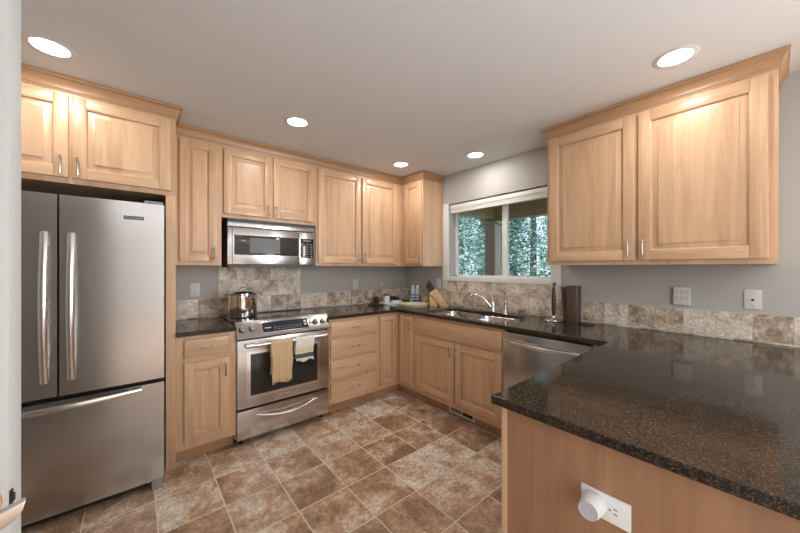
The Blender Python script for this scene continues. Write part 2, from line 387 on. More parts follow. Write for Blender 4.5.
def base_box(f, parent, u0, u1, n1=BD, toe=True, n0=0.0):
    mb = MB(); n0 = 0.004; f.box(mb, u0, u1, n0, n1, 0.10, CB - 0.001, 0)
    b = mb.build('body', [WV], parent)
    if toe: mb = MB(); f.box(mb, u0, u1, n1 - 0.09, n1 - 0.075, 0, 0.0999, 0); mb.build('toe_kick', [WTRIM], parent)
    return b
CROWN = [(-0.012, 2.352), (0.004, 2.352), (0.006, 2.362), (0.010, 2.366), (0.011, 2.378), (0.017, 2.396), (0.026, 2.410), (0.031, 2.416), (0.037, 2.418), (0.038, 2.4355), (-0.012, 2.4355)]

# ---------------------------------------------------------------- room shell
XL, YB = -3.66, -8.2
WX = XL
s = MB().box((-5.2, YB - 0.1, -0.1), (0.16, 0.12, 0)); struct('floor', s, FLOORT, 'tan slate-look ceramic floor tiles with pale grout')
s = MB().box((-5.2, YB - 0.1, CH), (0.16, 0.12, CH + 0.1)); struct('ceiling', s, CEIL, 'flat light grey painted ceiling')
s = MB().box((-5.2, 0, 0), (0.16, 0.12, CH)); struct('wall_back', s, PAINT, 'grey painted wall behind the range')
# window wall with opening
WY0, WY1, WZ0, WZ1 = -1.965, -0.79, 1.248, 2.09
s = MB().box((0, YB, 0), (0.16, 0, WZ0)).box((0, YB, WZ1), (0.16, 0, CH)).box((0, WY1, WZ0), (0.16, 0, WZ1)).box((0, YB, WZ0), (0.16, WY0, WZ1))
struct('wall_right', s, PAINT, 'grey painted wall with the sink window')
# left wall with doorway for the swung-open door
s = MB().box((XL - 0.12, -2.20, 0), (XL, 0, CH)).box((XL - 0.12, YB, 0), (XL, -3.0, CH)).box((XL - 0.12, -3.0, 2.06), (XL, -2.2, CH))
struct('wall_left', s, PAINT, 'grey painted wall beside the refrigerator')
s = MB().box((-5.2, YB, 0), (-5.08, 0, CH)); struct('wall_hall', s, HALLP)
s = MB().box((-5.2, YB - 0.1, 0), (0.16, YB, CH)); struct('wall_front', s, PAINT)
s = MB()
for (y0, y1, z0, z1) in ((-2.265, -2.2, 0, 2.12), (-3.0, -2.935, 0, 2.12), (-2.935, -2.265, 2.055, 2.12)):
    s.box((XL, y0, z0), (XL + 0.015, y1, z1))
# window: casing, vinyl frame, glass
s = MB(); cw = 0.088; cb = 0.045
s.box((-0.014, WY1, WZ0 - cb), (-0.0005, WY1 + cw, WZ1 + 0.01), 0, 0.002); s.box((-0.014, WY0 - cw, WZ0 - cb), (-0.0005, WY0, WZ1 + 0.01), 0, 0.002)
s.box((-0.014, WY0, WZ0 - cb), (-0.0005, WY1, WZ0), 0, 0.002)
struct('trim_1', s, TRIMW, 'white painted casing round the sink window')
win = bpy.data.objects.new('window_1', None); COL.objects.link(win); win['kind'] = 'structure'; win['label'] = 'white vinyl sliding window over the sink'; win['_o'] = [0, 0, 0]
s = MB(); fx0, fx1 = 0.115, 0.155; fw = 0.022
s.box((fx0, WY0, WZ0), (fx1, WY0 + fw, WZ1)).box((fx0, WY1 - fw, WZ0), (fx1, WY1, WZ1)).box((fx0, WY0, WZ0), (fx1, WY1, WZ0 + fw)).box((fx0, WY0, WZ1 - fw), (fx1, WY1, WZ1))
s.box((fx0 + 0.01, -1.44, WZ0), (fx1 - 0.005, -1.405, WZ1)); s.box((fx0 - 0.01, -1.475, WZ0 + 0.005), (fx0 + 0.02, -1.435, WZ1))
struct('window_frame', s, VINYL, parent=win)
s = MB().box((0.133, WY0 + fw, WZ0 + fw), (0.137, -1.44, WZ1 - fw)).box((0.141, -1.405, WZ0 + fw), (0.145, WY1 - fw, WZ1 - fw))
struct('window_glass', s, GLASS, parent=win)
s = MB().box((0.0, WY0, WZ0), (0.115, WY1, WZ0 + 0.004)); struct('window_sill', s, TRIMW, parent=win)
# roller / cellular shade pulled up
bl = thing('window_blind', 'off-white cellular shade pulled up under the window head', 'blind', (0.04, -1.38, 1.99))
s = MB().box((0.012, WY0 + 0.01, 2.035), (0.065, WY1 - 0.01, 2.078), 0, 0.004); s.build('head_rail', [VINYL], bl)
s = MB()
for i in range(5): s.box((0.016, WY0 + 0.012, 2.003 + i * 0.006), (0.06, WY1 - 0.012, 2.0085 + i * 0.006), 0, 0.002)
s.build('folded_fabric', [BLINDF], bl)
s = MB().box((0.014, WY0 + 0.01, 1.985), (0.062, WY1 - 0.01, 2.002), 0, 0.003); s.build('bottom_rail', [VINYL], bl)
# open door at the left edge of the view
P1 = Vector((-2.959, -2.355, 0)); e = Vector((math.cos(R(75.7)), math.sin(R(75.7)), 0)); L_ = Vector((-e.y, e.x, 0))
dr_ = bpy.data.objects.new('door_1', None); COL.objects.link(dr_); dr_['kind'] = 'structure'; dr_['_o'] = [0, 0, 0]; dr_['label'] = 'grey painted door standing open at the left edge'
Z3 = Vector((0, 0, 1))
s = MB(); c = P1 + e * 0.0175 + L_ * 0.345 + Z3 * 1.035; s.obox(c, (L_, e, Z3), (0.345, 0.0175, 1.02), 0, 0.002)
struct('door_leaf', s, DOORP, parent=dr_)
s = MB(); kz = 0.945; c = P1 + L_ * 0.038 - e * 0.0005 + Z3 * kz
Mk = Matrix((L_, Z3, -e)).transposed()
s.lathe(c, [(0.031, 0), (0.031, 0.004), (0.012, 0.010), (0.011, 0.026), (0.020, 0.032), (0.027, 0.042), (0.027, 0.052), (0.020, 0.062), (0.0, 0.066)], 28, 0, Mk)
struct('door_knob', s, BRASS, parent=dr_)
s = MB(); c = P1 + e * 0.0175 - L_ * 0.0006 + Z3 * kz; s.obox(c - e * 0.012, (e, Z3, L_), (0.0045, 0.014, 0.0006)); s.obox(c - e * 0.012 - L_ * 0.002, (e, Z3, L_), (0.003, 0.007, 0.0022), 0, 0.001)
struct('latch_plate', s, BLACK, parent=dr_)

s = MB(); q = Vector((-2.922, -2.451, 0.980)); h = Vector((math.cos(R(190)), math.sin(R(190)), 0)); dp = Vector((-h.y, h.x, 0))
s.prism([q, q + h * 0.004 - Z3 * 0.016, q + h * 0.014 - Z3 * 0.027, q + h * 0.028 - Z3 * 0.034, q + h * 0.065 - Z3 * 0.056, q + h * 0.095 - Z3 * 0.058, q + h * 0.10 - Z3 * 0.024, q + h * 0.05 - Z3 * 0.012], dp * -0.016, 0, 0.003)
qq = P1 + L_ * 0.062; s.tube([q + h * 0.085 - Z3 * 0.04, Vector((qq.x, qq.y, 0.93))], 0.009, 12)
struct('lever_handle', s, NICKEL, parent=dr_)

# ---------------------------------------------------------------- outside
s = MB().box((0.3, -9, -0.9), (16, 14, -0.6)); struct('ground', s, SOIL)
s = MB().box((0.17, -6, -0.6), (1.75, 0.28, -0.05)); struct('porch_floor', s, WOUTH)
pr = thing('porch', 'brown timber porch post, beams and soffit outside the sink window', 'porch', (1.55, -0.36, -0.05))
s = MB().box((1.42, -0.475, -0.05), (1.60, -0.295, 2.03), 0, 0.004); s.build('post', [WOUT], pr)
s = MB().box((1.43, -6, 2.08), (1.58, -0.2, 2.30), 0, 0.004); s.build('eave_beam', [WOUTH], pr)
s = MB().box((0.17, -0.48, 2.10), (1.43, -0.32, 2.30), 0, 0.004); s.build('side_beam', [WOUTH], pr)
s = MB().box((1.40, -0.52, 2.03), (1.61, -0.28, 2.08), 0, 0.004); s.build('post_cap', [WOUTH], pr)
s = MB().box((0.17, -6, 2.31), (2.0, 0.1, 2.36)); s.build('soffit', [WOUTH], pr)
s = MB().box((0.165, 0.22, -0.6), (1.2, 0.36, 2.3)); struct('exterior_wall', s, SIDING)

def tree(x, y, h, rad, n, label, seed, zb=-0.6, leaf=0.06):
    rnd = random.Random(seed)
    t = thing('conifer_tree', label, 'tree', (x, y, zb), 'evergreens outside the window')
    s = MB().tube([(x, y, zb), (x + 0.03, y, zb + h * 0.5), (x, y + 0.02, zb + h * 0.97)], [0.13, 0.08, 0.012], 8); s.build('trunk', [BARK], t)
    verts, faces = [], []
    for i in range(n):
        f = rnd.random() ** 0.8; z = zb + 0.25 + (h - 0.25) * f
        a = rnd.random() * 2 * PI; rr = 0.82 * rad * (1 - f) ** 0.28 * (0.35 + 0.65 * rnd.random() ** 0.5) * (0.85 + 0.3 * math.sin(a * 5 + f * 30))
        c = Vector((x + rr * math.cos(a), y + rr * math.sin(a), z - rr * 0.25))
        out = Vector((math.cos(a), math.sin(a), -0.7 + 0.9 * rnd.random())).normalized()
        side = out.cross(Vector((0, 0, 1))).normalized()
        for k in range(5):
            d = (out + side * rnd.uniform(-0.9, 0.9) + Vector((0, 0, rnd.uniform(-0.5, 0.4)))).normalized()
            wv = d.cross(Vector((rnd.uniform(-1, 1), rnd.uniform(-1, 1), rnd.uniform(-1, 1)))).normalized()
            L = leaf * rnd.uniform(0.7, 1.8); b0 = c + Vector((rnd.uniform(-1, 1), rnd.uniform(-1, 1), rnd.uniform(-1, 1))) * leaf
            m = len(verts); verts += [b0, b0 + d * L * 0.5 + wv * L * 0.22, b0 + d * L, b0 + d * L * 0.5 - wv * L * 0.22]; faces.append((m, m + 1, m + 2, m + 3))
    me = bpy.data.meshes.new('foliage'); org = Vector(t['_o']); me.from_pydata([v - org for v in verts], [], faces); me.materials.append(LEAF)
    o = bpy.data.objects.new('foliage', me); COL.objects.link(o); o.parent = t
tree(4.1, -0.75, 6.4, 1.02, 6500, 'dense blue-green conifer at the right end of the row, mostly behind the right window pane', 1)
tree(4.3, 1.30, 6.0, 1.02, 6500, 'conifer seen through the right half of the window', 2)
tree(4.5, 3.36, 5.8, 1.0, 5500, 'conifer seen through the left window pane', 3)
tree(6.9, 1.7, 8.0, 1.5, 5200, 'tall far conifer filling the gap behind the two nearer right-hand trees', 4)
tree(6.9, 4.9, 8.0, 1.5, 5200, 'tall far conifer behind the porch post', 5)
tree(6.9, -1.5, 8.0, 1.5, 5000, 'far conifer at the right end of the back row', 6)

# ---------------------------------------------------------------- backsplash and worktops
s = MB().box((-2.2235, -0.009, 0.926), (-1.4615, -0.0005, 1.372)); s.box((-2.5815, -0.009, 0.915), (-2.224, -0.0005, 1.082)); s.box((-1.461, -0.009, 0.915), (-0.0095, -0.0005, 1.082))
tag(s.build('tile_backsplash', [BST]), 'tan stone tile backsplash behind the range and along its wall', 'backsplash')
s = MB().box((-0.009, -2.055, 0.915), (-0.0005, -0.70, 1.201)); s.box((-0.009, -0.6995, 0.915), (-0.0005, -0.0005, 1.082)); s.box((-0.009, -3.62, 0.915), (-0.0005, -2.0555, 1.082))
tag(s.build('tile_backsplash', [BST]), 'tan stone tile backsplash under the window and along the peninsula', 'backsplash')
# worktops
def slab(outer, holes, z0, z1, name, mat):
    bm = bmesh.new(); es = []
    for loop in [outer] + holes:
        vs = [bm.verts.new((x, y, z1)) for x, y in loop]
        es += [bm.edges.new((vs[i], vs[(i + 1) % len(vs)])) for i in range(len(vs))]
    bmesh.ops.triangle_fill(bm, edges=es, use_beauty=True)
    r = bmesh.ops.extrude_face_region(bm, geom=bm.faces[:])
    for v in r['geom']:
        if isinstance(v, bmesh.types.BMVert): v.co.z = z0
    bmesh.ops.recalc_face_normals(bm, faces=bm.faces[:])
    b = MB(); b.bm.free(); b.bm = bm
    o = b.build(name, mat); bv = o.modifiers.new('bevel', 'BEVEL'); bv.width = 0.004; bv.segments = 2; bv.limit_method = 'ANGLE'
    return o
def rrect(x0, x1, y0, y1, r, n=6):
    p = []
    for cx, cy, a0 in ((x1 - r, y1 - r, 0), (x0 + r, y1 - r, 90), (x0 + r, y0 + r, 180), (x1 - r, y0 + r, 270)):
        for i in range(n + 1): a = R(a0 + 90 * i / n); p.append((cx + r * math.cos(a), cy + r * math.sin(a)))
    return p
CF = BD + 0.038
XR0, XR1 = -2.2155, -1.4535
PX, PY0, PY1 = -1.855, -2.593, -3.62
SX0, SX1, SY0, SY1 = -0.575, -0.135, -1.80, -0.96
o = slab([(-2.5815, -0.0005), (-2.5815, -CF), (XR0 - 0.001, -CF), (XR0 - 0.001, -0.0005)], [], CB, CT, 'worktop', GRAN)
tag(o, 'short dark granite worktop between refrigerator and range', 'countertop')
o = slab([(XR1 + 0.001, -0.0005), (XR1 + 0.001, -CF), (-CF, -CF), (-CF, PY0), (PX, PY0), (PX, PY1), (-0.0005, PY1), (-0.0005, -0.0005)],
         [rrect(SX0, SX1, SY0, SY1, 0.07)], CB, CT, 'worktop', GRAN)
tag(o, 'long dark speckled granite worktop with the sink, running on as a peninsula', 'countertop')

# ---------------------------------------------------------------- cabinets
# refrigerator surround
FX0, FX1 = XL + 0.003, -2.5825
t = thing('refrigerator_cabinet', 'deep maple cabinet with two doors above the refrigerator', 'cabinet', ((FX0 + FX1) / 2, -0.31, 0))
s = MB(); A.box(s, FX0, FX1, 0.004, BD, 1.835, 2.40)
s.build('body', [WV], t)
s = MB(); A.box(s, -2.636, FX1, 0.004, BD, 0, 1.8345); s.build('side_panel', [WV], t)
s = MB(); A.box(s, FX0, FX0 + 0.02, 0.004, BD, 0, 1.8345); s.build('side_panel', [WV], t)
door(A, t, -3.555, -3.083, 1.866, 2.335, BD, pull=(-3.111, 1.93)); door(A, t, -3.069, -2.612, 1.866, 2.335, BD, pull=(-3.043, 1.93))
s = MB(); s.sweep([(FX0, -BD), (FX1, -BD), (FX1, -UD - 0.055)], CROWN, [(0, -1), (1, -1), (1, 0)]); s.build('crown_molding', [WTRIM], t)
# uppers on the range wall
t = thing('wall_cabinet', 'narrow single-door maple wall cabinet between refrigerator and microwave', 'cabinet', (-2.42, -0.16, 1.372))
s = MB(); A.box(s, -2.5815, -2.2555, 0.004, UD, 1.372, 2.40); s.build('body', [WV], t)
door(A, t, -2.538, -2.291, 1.40, 2.335, UD, st=0.055, pull=(-2.315, 1.465))
t = thing('wall_cabinet', 'short two-door maple wall cabinet over the microwave', 'cabinet', (-1.85, -0.16, 1.76))
s = MB(); A.box(s, -2.255, -1.4365, 0.004, UD, 1.766, 2.40); s.build('body', [WV], t)
door(A, t, -2.241, -1.864, 1.797, 2.335, UD, pull=(-1.886, 1.855)); door(A, t, -1.846, -1.464, 1.797, 2.335, UD, pull=(-1.824, 1.855))
t = thing('wall_cabinet', 'tall two-door maple wall cabinet right of the microwave', 'cabinet', (-0.88, -0.16, 1.372))
s = MB(); A.box(s, -1.436, -0.326, 0.004, UD, 1.372, 2.40); s.build('body', [WV], t)
door(A, t, -1.417, -0.923, 1.40, 2.335, UD, pull=(-0.955, 1.465)); door(A, t, -0.901, -0.417, 1.40, 2.335, UD, pull=(-0.872, 1.465))
t = thing('wall_cabinet', 'single-door maple corner wall cabinet left of the window', 'cabinet', (-0.16, -0.35, 1.372))
s = MB(); B.box(s, 0.004, 0.694, 0.004, UD, 1.372, 2.40); s.build('body', [WV], t)
door(B, t, 0.382, 0.672, 1.40, 2.335, UD, st=0.055, pull=(0.648, 1.465))
s = MB(); s.sweep([(-2.5815, -UD), (-UD, -UD), (-UD, -0.694), (-0.002, -0.694)], CROWN, [(0, -1), (-1, -1), (-1, -1), (0, -1)])
tag(s.build('crown_molding', [WTRIM]), 'stepped maple crown molding along the range wall cabinets', 'molding')
# right wall cabinet
t = thing('wall_cabinet', 'large two-door maple wall cabinet above the peninsula, right of the window', 'cabinet', (-0.16, -2.66, 1.372))
s = MB(); B.box(s, 2.082, 3.237, 0.0145, UD, 1.372, 2.40); s.build('body', [WV], t)
door(B, t, 2.103, 2.647, 1.40, 2.335, UD, st=0.064, pull=(2.618, 1.48)); door(B, t, 2.665, 3.203, 1.40, 2.335, UD, st=0.064, pull=(2.694, 1.48))
s = MB(); s.sweep([(-0.015, -2.082), (-UD, -2.082), (-UD, -3.237), (-0.002, -3.237)], CROWN, [(0, 1), (-1, 1), (-1, -1), (0, -1)]); s.build('crown_molding', [WTRIM], t)

# base cabinets
t = thing('base_cabinet', 'narrow maple base cabinet with one drawer and one door, left of the range', 'cabinet', (-2.4, -0.3, 0))
base_box(A, t, -2.5815, XR0 - 0.001)
drawer(A, t, -2.537, -2.262, 0.73, 0.855, BD); door(A, t, -2.537, -2.262, 0.15, 0.695, BD, pull=(-2.290, 0.615), pl=0.095)
t = thing('base_cabinet', 'maple base cabinet with four stacked drawers, right of the range', 'cabinet', (-1.18, -0.3, 0))
base_box(A, t, XR1 + 0.001, -0.903)
for z0, z1 in ((0.720, 0.855), (0.525, 0.692), (0.335, 0.499), (0.147, 0.305)): drawer(A, t, -1.436, -0.922, z0, z1, BD)
t = thing('base_cabinet', 'maple corner base cabinet with two narrow doors meeting in the corner', 'cabinet', (-0.4, -0.4, 0))
s = MB(); A.box(s, -0.9025, -0.004, 0.004, BD, 0.10, CB - 0.001); B.box(s, BD, 0.885, 0.004, BD, 0.10, CB - 0.001); s.build('body', [WV], t)
s = MB(); A.box(s, -0.9025, -BD + 0.075, BD - 0.09, BD - 0.075, 0, 0.0999); B.box(s, BD - 0.075, 0.885, BD - 0.09, BD - 0.075, 0, 0.0999); s.build('toe_kick', [WTRIM], t)
door(A, t, -0.878, -0.662, 0.147, 0.855, BD, st=0.05); door(B, t, 0.658, 0.858, 0.147, 0.855, BD, st=0.05, pull=(0.828, 0.76), pl=0.095)
t = thing('sink_cabinet', 'maple sink base cabinet with false drawer front over two doors', 'cabinet', (-0.3, -1.39, 0))
s = MB(); B.box(s, 0.8855, 1.888, BD - 0.02, BD, 0.10, CB - 0.001); B.box(s, 0.8855, 0.90, 0.004, BD - 0.021, 0.10, CB - 0.001); B.box(s, 1.873, 1.888, 0.004, BD - 0.021, 0.10, CB - 0.001); B.box(s, 0.901, 1.872, 0.004, BD - 0.021, 0.10, 0.115)
s.build('body', [WV], t)
s = MB(); B.box(s, 0.8855, 1.888, BD - 0.09, BD - 0.075, 0, 0.0999); s.build('toe_kick', [WTRIM], t)
drawer(B, t, 0.903, 1.873, 0.703, 0.855, BD, False, 'false_front')
door(B, t, 0.903, 1.396, 0.147, 0.680, BD, pull=(1.372, 0.60)); door(B, t, 1.414, 1.873, 0.147, 0.680, BD, pull=(1.436, 0.60))
# floor register in the toe kick
t = thing('vent_register', 'pale metal air register in the toe kick under the sink', 'vent', (-BD + 0.075, -1.41, 0))
n0 = BD - 0.0749
s = MB(); B.box(s, 1.27, 1.56, n0, n0 + 0.006, 0.012, 0.028); B.box(s, 1.27, 1.56, n0, n0 + 0.006, 0.082, 0.098); B.box(s, 1.27, 1.29, n0, n0 + 0.006, 0.028, 0.082); B.box(s, 1.54, 1.56, n0, n0 + 0.006, 0.028, 0.082); B.box(s, 1.405, 1.425, n0, n0 + 0.006, 0.028, 0.082)
s.build('frame', [IVORY], t)
s = MB(); B.box(s, 1.29, 1.54, n0, n0 + 0.001, 0.028, 0.082, 0); s.build('duct_opening', [BLACK], t)
s = MB()
for i in range(4): B.box(s, 1.29, 1.405, n0 + 0.0012, n0 + 0.004, 0.031 + i * 0.013, 0.040 + i * 0.013)
s.build('louver', [GREYP], t)
# peninsula base
t = thing('peninsula_cabinet', 'maple peninsula base with plain end panel under the overhanging worktop', 'cabinet', (-0.9, -3.1, 0))
s = MB().box((-1.82, -3.58, 0.0), (-0.004, -2.625, CB - 0.001)); s.build('body', [WV], t)
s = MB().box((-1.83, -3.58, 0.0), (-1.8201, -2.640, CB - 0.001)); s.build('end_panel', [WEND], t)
s = MB().box((-1.833, -2.6395, 0.0), (-1.8201, -2.620, CB - 0.001), 0, 0.001); s.build('corner_trim', [WV], t)

# ---------------------------------------------------------------- outlets
def receptacle(f, parent, u, z, n, horiz=False):
    s = MB(); hw, hh = (0.0165, 0.0135)
    if horiz: hw, hh = hh, hw
    c = []
    for i in range(20):
        a = 2 * PI * i / 20; x = max(-0.82, min(0.82, math.cos(a))) ; y = math.sin(a)
        if horiz: x, y = math.cos(a), max(-0.82, min(0.82, math.sin(a)))
        c.append(f.p(u + x * 0.0172, n, z + y * 0.0165))
    s.prism(c, f.N * 0.0015)
    o = s.build('receptacle', [IVORY if not horiz else WHITEP], parent)
    s = MB()
    if horiz: segs = ((0.004, 0.006, 0.009, 0.0025), (0.004, -0.006, 0.009, 0.0025), (-0.0085, 0, 0.004, 0.004))
    else: segs = ((-0.006, 0.004, 0.0025, 0.009), (0.006, 0.004, 0.0025, 0.008), (0, -0.008, 0.004, 0.004))
    for du, dz, a, b in segs: f.box(s, u + du - a / 2, u + du + a / 2, n + 0.0015, n + 0.0019, z + dz - b / 2, z + dz + b / 2)
    s.build('slot', [BLACK], o)
def outlet(f, u, z, label, n=0.0, cat='outlet', horiz=False, wgap=0.0):
    t = thing('wall_outlet', label, cat, tuple(f.p(u, n, z)))
    s = MB(); a, b = (0.058, 0.035) if horiz else (0.035, 0.0585)
    f.box(s, u - a, u + a, n, n + 0.005, z - b, z + b, 0, 0.002); s.build('cover_plate', [WHITEP if horiz else IVORY], t)
    for d in ((-0.021, 0.021) if not horiz else (0.021,)):
        if horiz: receptacle(f, t, u + d, z, n + 0.005, True)
        else: receptacle(f, t, u, z + d, n + 0.005)
    return t
outlet(A, -2.397, 1.16, 'white duplex outlet on the wall between refrigerator and range')
outlet(A, -0.78, 1.157, 'white duplex outlet on the wall right of the range')
outlet(B, 0.63, 1.165, 'white duplex outlet on the short wall beside the window, behind the knife block')
t = thing('wall_hook', 'tiny white round wall hook above the corner backsplash', 'hook', (-0.389, -0.001, 1.14))
s = MB().lathe((-0.389, -0.0005, 1.141), [(0.015, 0), (0.015, 0.006), (0.012, 0.010), (0, 0.012)], 20, 0, Matrix.Rotation(R(90), 3, 'X')); s.build('knob', [WHITEP], t)
t = thing('outlet_adapter', 'grey six-socket outlet adapter plugged into the wall above the peninsula', 'outlet', (0, -2.829, 1.107))
s = MB(); B.box(s, 2.787, 2.871, 0.0005, 0.03, 1.107, 1.222, 0, 0.005); s.build('housing', [IVORY], t)
for i in range(3):
    for j in range(2): 
        u, z = 2.803 + i * 0.026, 1.150 + j * 0.040
        s = MB()
        for du, dz, a, b in ((-0.006, 0.005, 0.003, 0.010), (0.006, 0.005, 0.003, 0.010), (0, -0.008, 0.005, 0.005)): B.box(s, u + du - a / 2, u + du + a / 2, 0.03, 0.0305, z + dz - b / 2, z + dz + b / 2)
        s.build('socket', [BLACK], t)
t = thing('jack_plate', 'white cable jack wall plate, rightmost on the wall above the peninsula', 'wall plate', (0, -3.1415, 1.165))
s = MB(); B.box(s, 3.1065, 3.1765, 0.0005, 0.006, 1.107, 1.222, 0, 0.002); s.build('cover_plate', [IVORY], t)
s = MB(); s.lathe((-0.006, -3.1415, 1.163), [(0.006, 0), (0.006, 0.006), (0.003, 0.006), (0.003, 0.001)], 16, 0, Matrix.Rotation(R(-90), 3, 'Y')); s.build('jack', [BLACK], t)
for z in (1.125, 1.205): s = MB(); s.lathe((-0.006, -3.1415, z), [(0.003, 0), (0.002, 0.001)], 12, 0, Matrix.Rotation(R(-90), 3, 'Y')); s.build('screw', [GREYP], t)
outlet(B, 2.929, 0.715, 'white horizontal outlet on the peninsula end panel', n=1.8301, horiz=True)
t = thing('plug_in_freshener', 'round white plug-in device in the peninsula end panel outlet', 'plug-in', (-1.8352, -2.905, 0.715))
s = MB(); s.lathe((-1.8352, -2.907, 0.717), [(0.026, 0), (0.028, 0.004), (0.0285, 0.02), (0.026, 0.040), (0.0235, 0.052)], 40, 0, Matrix.Rotation(R(-90), 3, 'Y')); s.build('housing', [WHITEP], t)
s = MB(); s.lathe((-1.8872, -2.907, 0.717), [(0.0235, 0), (0.0228, 0.0015), (0.0215, 0.0005), (0, 0.0005)], 40, 0, Matrix.Rotation(R(-90), 3, 'Y')); s.build('front_cap', [simple('pale_grey_cap', (0.5, 0.52, 0.58), 0.4)], t)

# ---------------------------------------------------------------- text helper
def text(body, parent, loc, size, rot, mat, name='lettering'):
    c = bpy.data.curves.new(name, 'FONT'); c.body = body; c.size = size; c.extrude = 0.0002; c.align_x = 'CENTER'; c.align_y = 'CENTER'
    c.materials.append(mat); o = bpy.data.objects.new(name, c); COL.objects.link(o); o.parent = parent
    bpy.context.view_layer.update(); me = bpy.data.meshes.new_from_object(o.evaluated_get(bpy.context.evaluated_depsgraph_get())); bpy.data.objects.remove(o)
    o = bpy.data.objects.new(name, me); COL.objects.link(o); o.parent = parent
    o.location = Vector(loc) - Vector(parent['_o']); o.rotation_euler = rot; return o

# ---------------------------------------------------------------- refrigerator
FF = 0.800
t = thing('refrigerator', 'stainless steel french door refrigerator with bottom freezer drawer', 'refrigerator', (-3.10, -0.4, 0))
RX0, RX1, RM = -3.548, -2.655, -3.101
s = MB(); A.box(s, RX0 + 0.01, RX1 - 0.006, 0.03, FF - 0.075, 0.03, 1.735, 0, 0.003); s.build('cabinet', [DKGREY], t)
def bow_door(name, u0, u1, z0, z1):
    s = MB(); bm = s.bm; nx = 10; cols = []
    um, hw = (u0 + u1) / 2, (u1 - u0) / 2
    for i in range(nx + 1):
        k = -1 + 2 * i / nx; u = um + k * hw; n = FF - 0.002 * k * k
        cols.append([bm.verts.new(A.p(u, n, z)) for z in (z0 + 0.004, z1 - 0.004)] + [bm.verts.new(A.p(u, FF - 0.07, z)) for z in (z0, z1)])
    fs = []
    for a, b in zip(cols, cols[1:]):
        f = bm.faces.new((a[0], b[0], b[1], a[1])); f.smooth = True; fs.append(f)
        fs += [bm.faces.new((a[2], b[2], b[0], a[0])), bm.faces.new((a[1], b[1], b[3], a[3])), bm.faces.new((a[3], b[3], b[2], a[2]))]
    for c in (cols[0], cols[-1]): fs.append(bm.faces.new((c[0], c[1], c[3], c[2])))
    bmesh.ops.recalc_face_normals(bm, faces=fs)
    return s.build(name, [SS], t)
dl = bow_door('door', RX0, RM - 0.004, 0.672, 1.742); drr = bow_door('door', RM + 0.004, RX1, 0.672, 1.742); dw = bow_door('freezer_drawer', RX0, RX1, 0.055, 0.656)
def bow_handle(f, parent, p0, p1, n, out, r, mat, axis, flat=0.6, name='handle', n_=14, endk=0.25):
    s = MB(); pts = []
    for i in range(n_ + 1):
        k = i / n_; q = math.sin(PI * k); pts.append(f.p(p0[0] + (p1[0] - p0[0]) * k, n + out * (endk + (1 - endk) * q), p0[1] + (p1[1] - p0[1]) * k))
    s.tube(pts, r, 12, flat=(axis, flat))
    for p, q in ((p0, pts[1]), (p1, pts[-2])):
        base = f.p((f.U.dot(q)), n - 0.006, q.z); s.tube([base, q], r * 0.8, 10)
    return s.build(name, [mat], parent)
bow_handle(A, dl, (-3.148, 1.535), (-3.148, 0.76), FF, 0.062, 0.016, SSH, (0, 1, 0)); bow_handle(A, drr, (-3.052, 1.535), (-3.052, 0.76), FF, 0.062, 0.016, SSH, (0, 1, 0))
bow_handle(A, dw, (-3.44, 0.628), (-2.765, 0.628), FF, 0.062, 0.016, SSH, (0, 1, 0))
s = MB(); A.box(s, -2.842, -2.752, FF - 0.004, FF + 0.0035, 1.634, 1.655, 0, 0.002); bg = s.build('badge', [DKGREY], drr)
text('KitchenAid', bg, (-2.797, -FF - 0.0037, 1.6445), 0.0175, (R(90), 0, 0), LEDM)
for u0, u1 in ((-2.75, -2.66), (RX0 + 0.01, RX0 + 0.10)): s = MB(); A.box(s, u0, u1, 0.60, FF - 0.015, 1.7425, 1.757, 0, 0.004); s.build('hinge_cover', [GREYP], t)
s = MB(); A.box(s, RX0 + 0.02, RX1 - 0.075, 0.60, FF - 0.06, 0.01, 0.054); s.build('kick_grille', [BLACK], t)
for u0, u1 in ((-2.715, -2.665), (RX0 + 0.02, RX0 + 0.07)): s = MB(); A.box(s, u0, u1, 0.60, FF - 0.004, 0.0, 0.054, 0, 0.003); s.build('foot', [GREYP], t)

# ---------------------------------------------------------------- range
t = thing('range_oven', 'stainless slide-in range with black glass cooktop', 'range', ((XR0 + XR1) / 2, -0.3, 0))
ux0, ux1 = XR0 + 0.001, XR1 - 0.001
s = MB(); A.box(s, ux0, ux1, 0.012, 0.605, 0.05, 0.913); s.build('body', [SSR], t)
s = MB(); A.box(s, ux0 + 0.004, ux1 - 0.004, 0.012, 0.575, 0.9135, 0.924, 0, 0.002); ck = s.build('cooktop', [BLACKGL], t)
for (x, y, r) in ((-2.06, -0.20, 0.09), (-2.03, -0.43, 0.115), (-1.62, -0.20, 0.075), (-1.64, -0.43, 0.10)):
    s = MB(); s.lathe((x, y, 0.9241), [(r, 0), (r, 0.0003), (r - 0.003, 0.0003), (r - 0.003, 0)], 48, caps=False); s.build('burner_ring', [DKGREY], ck)
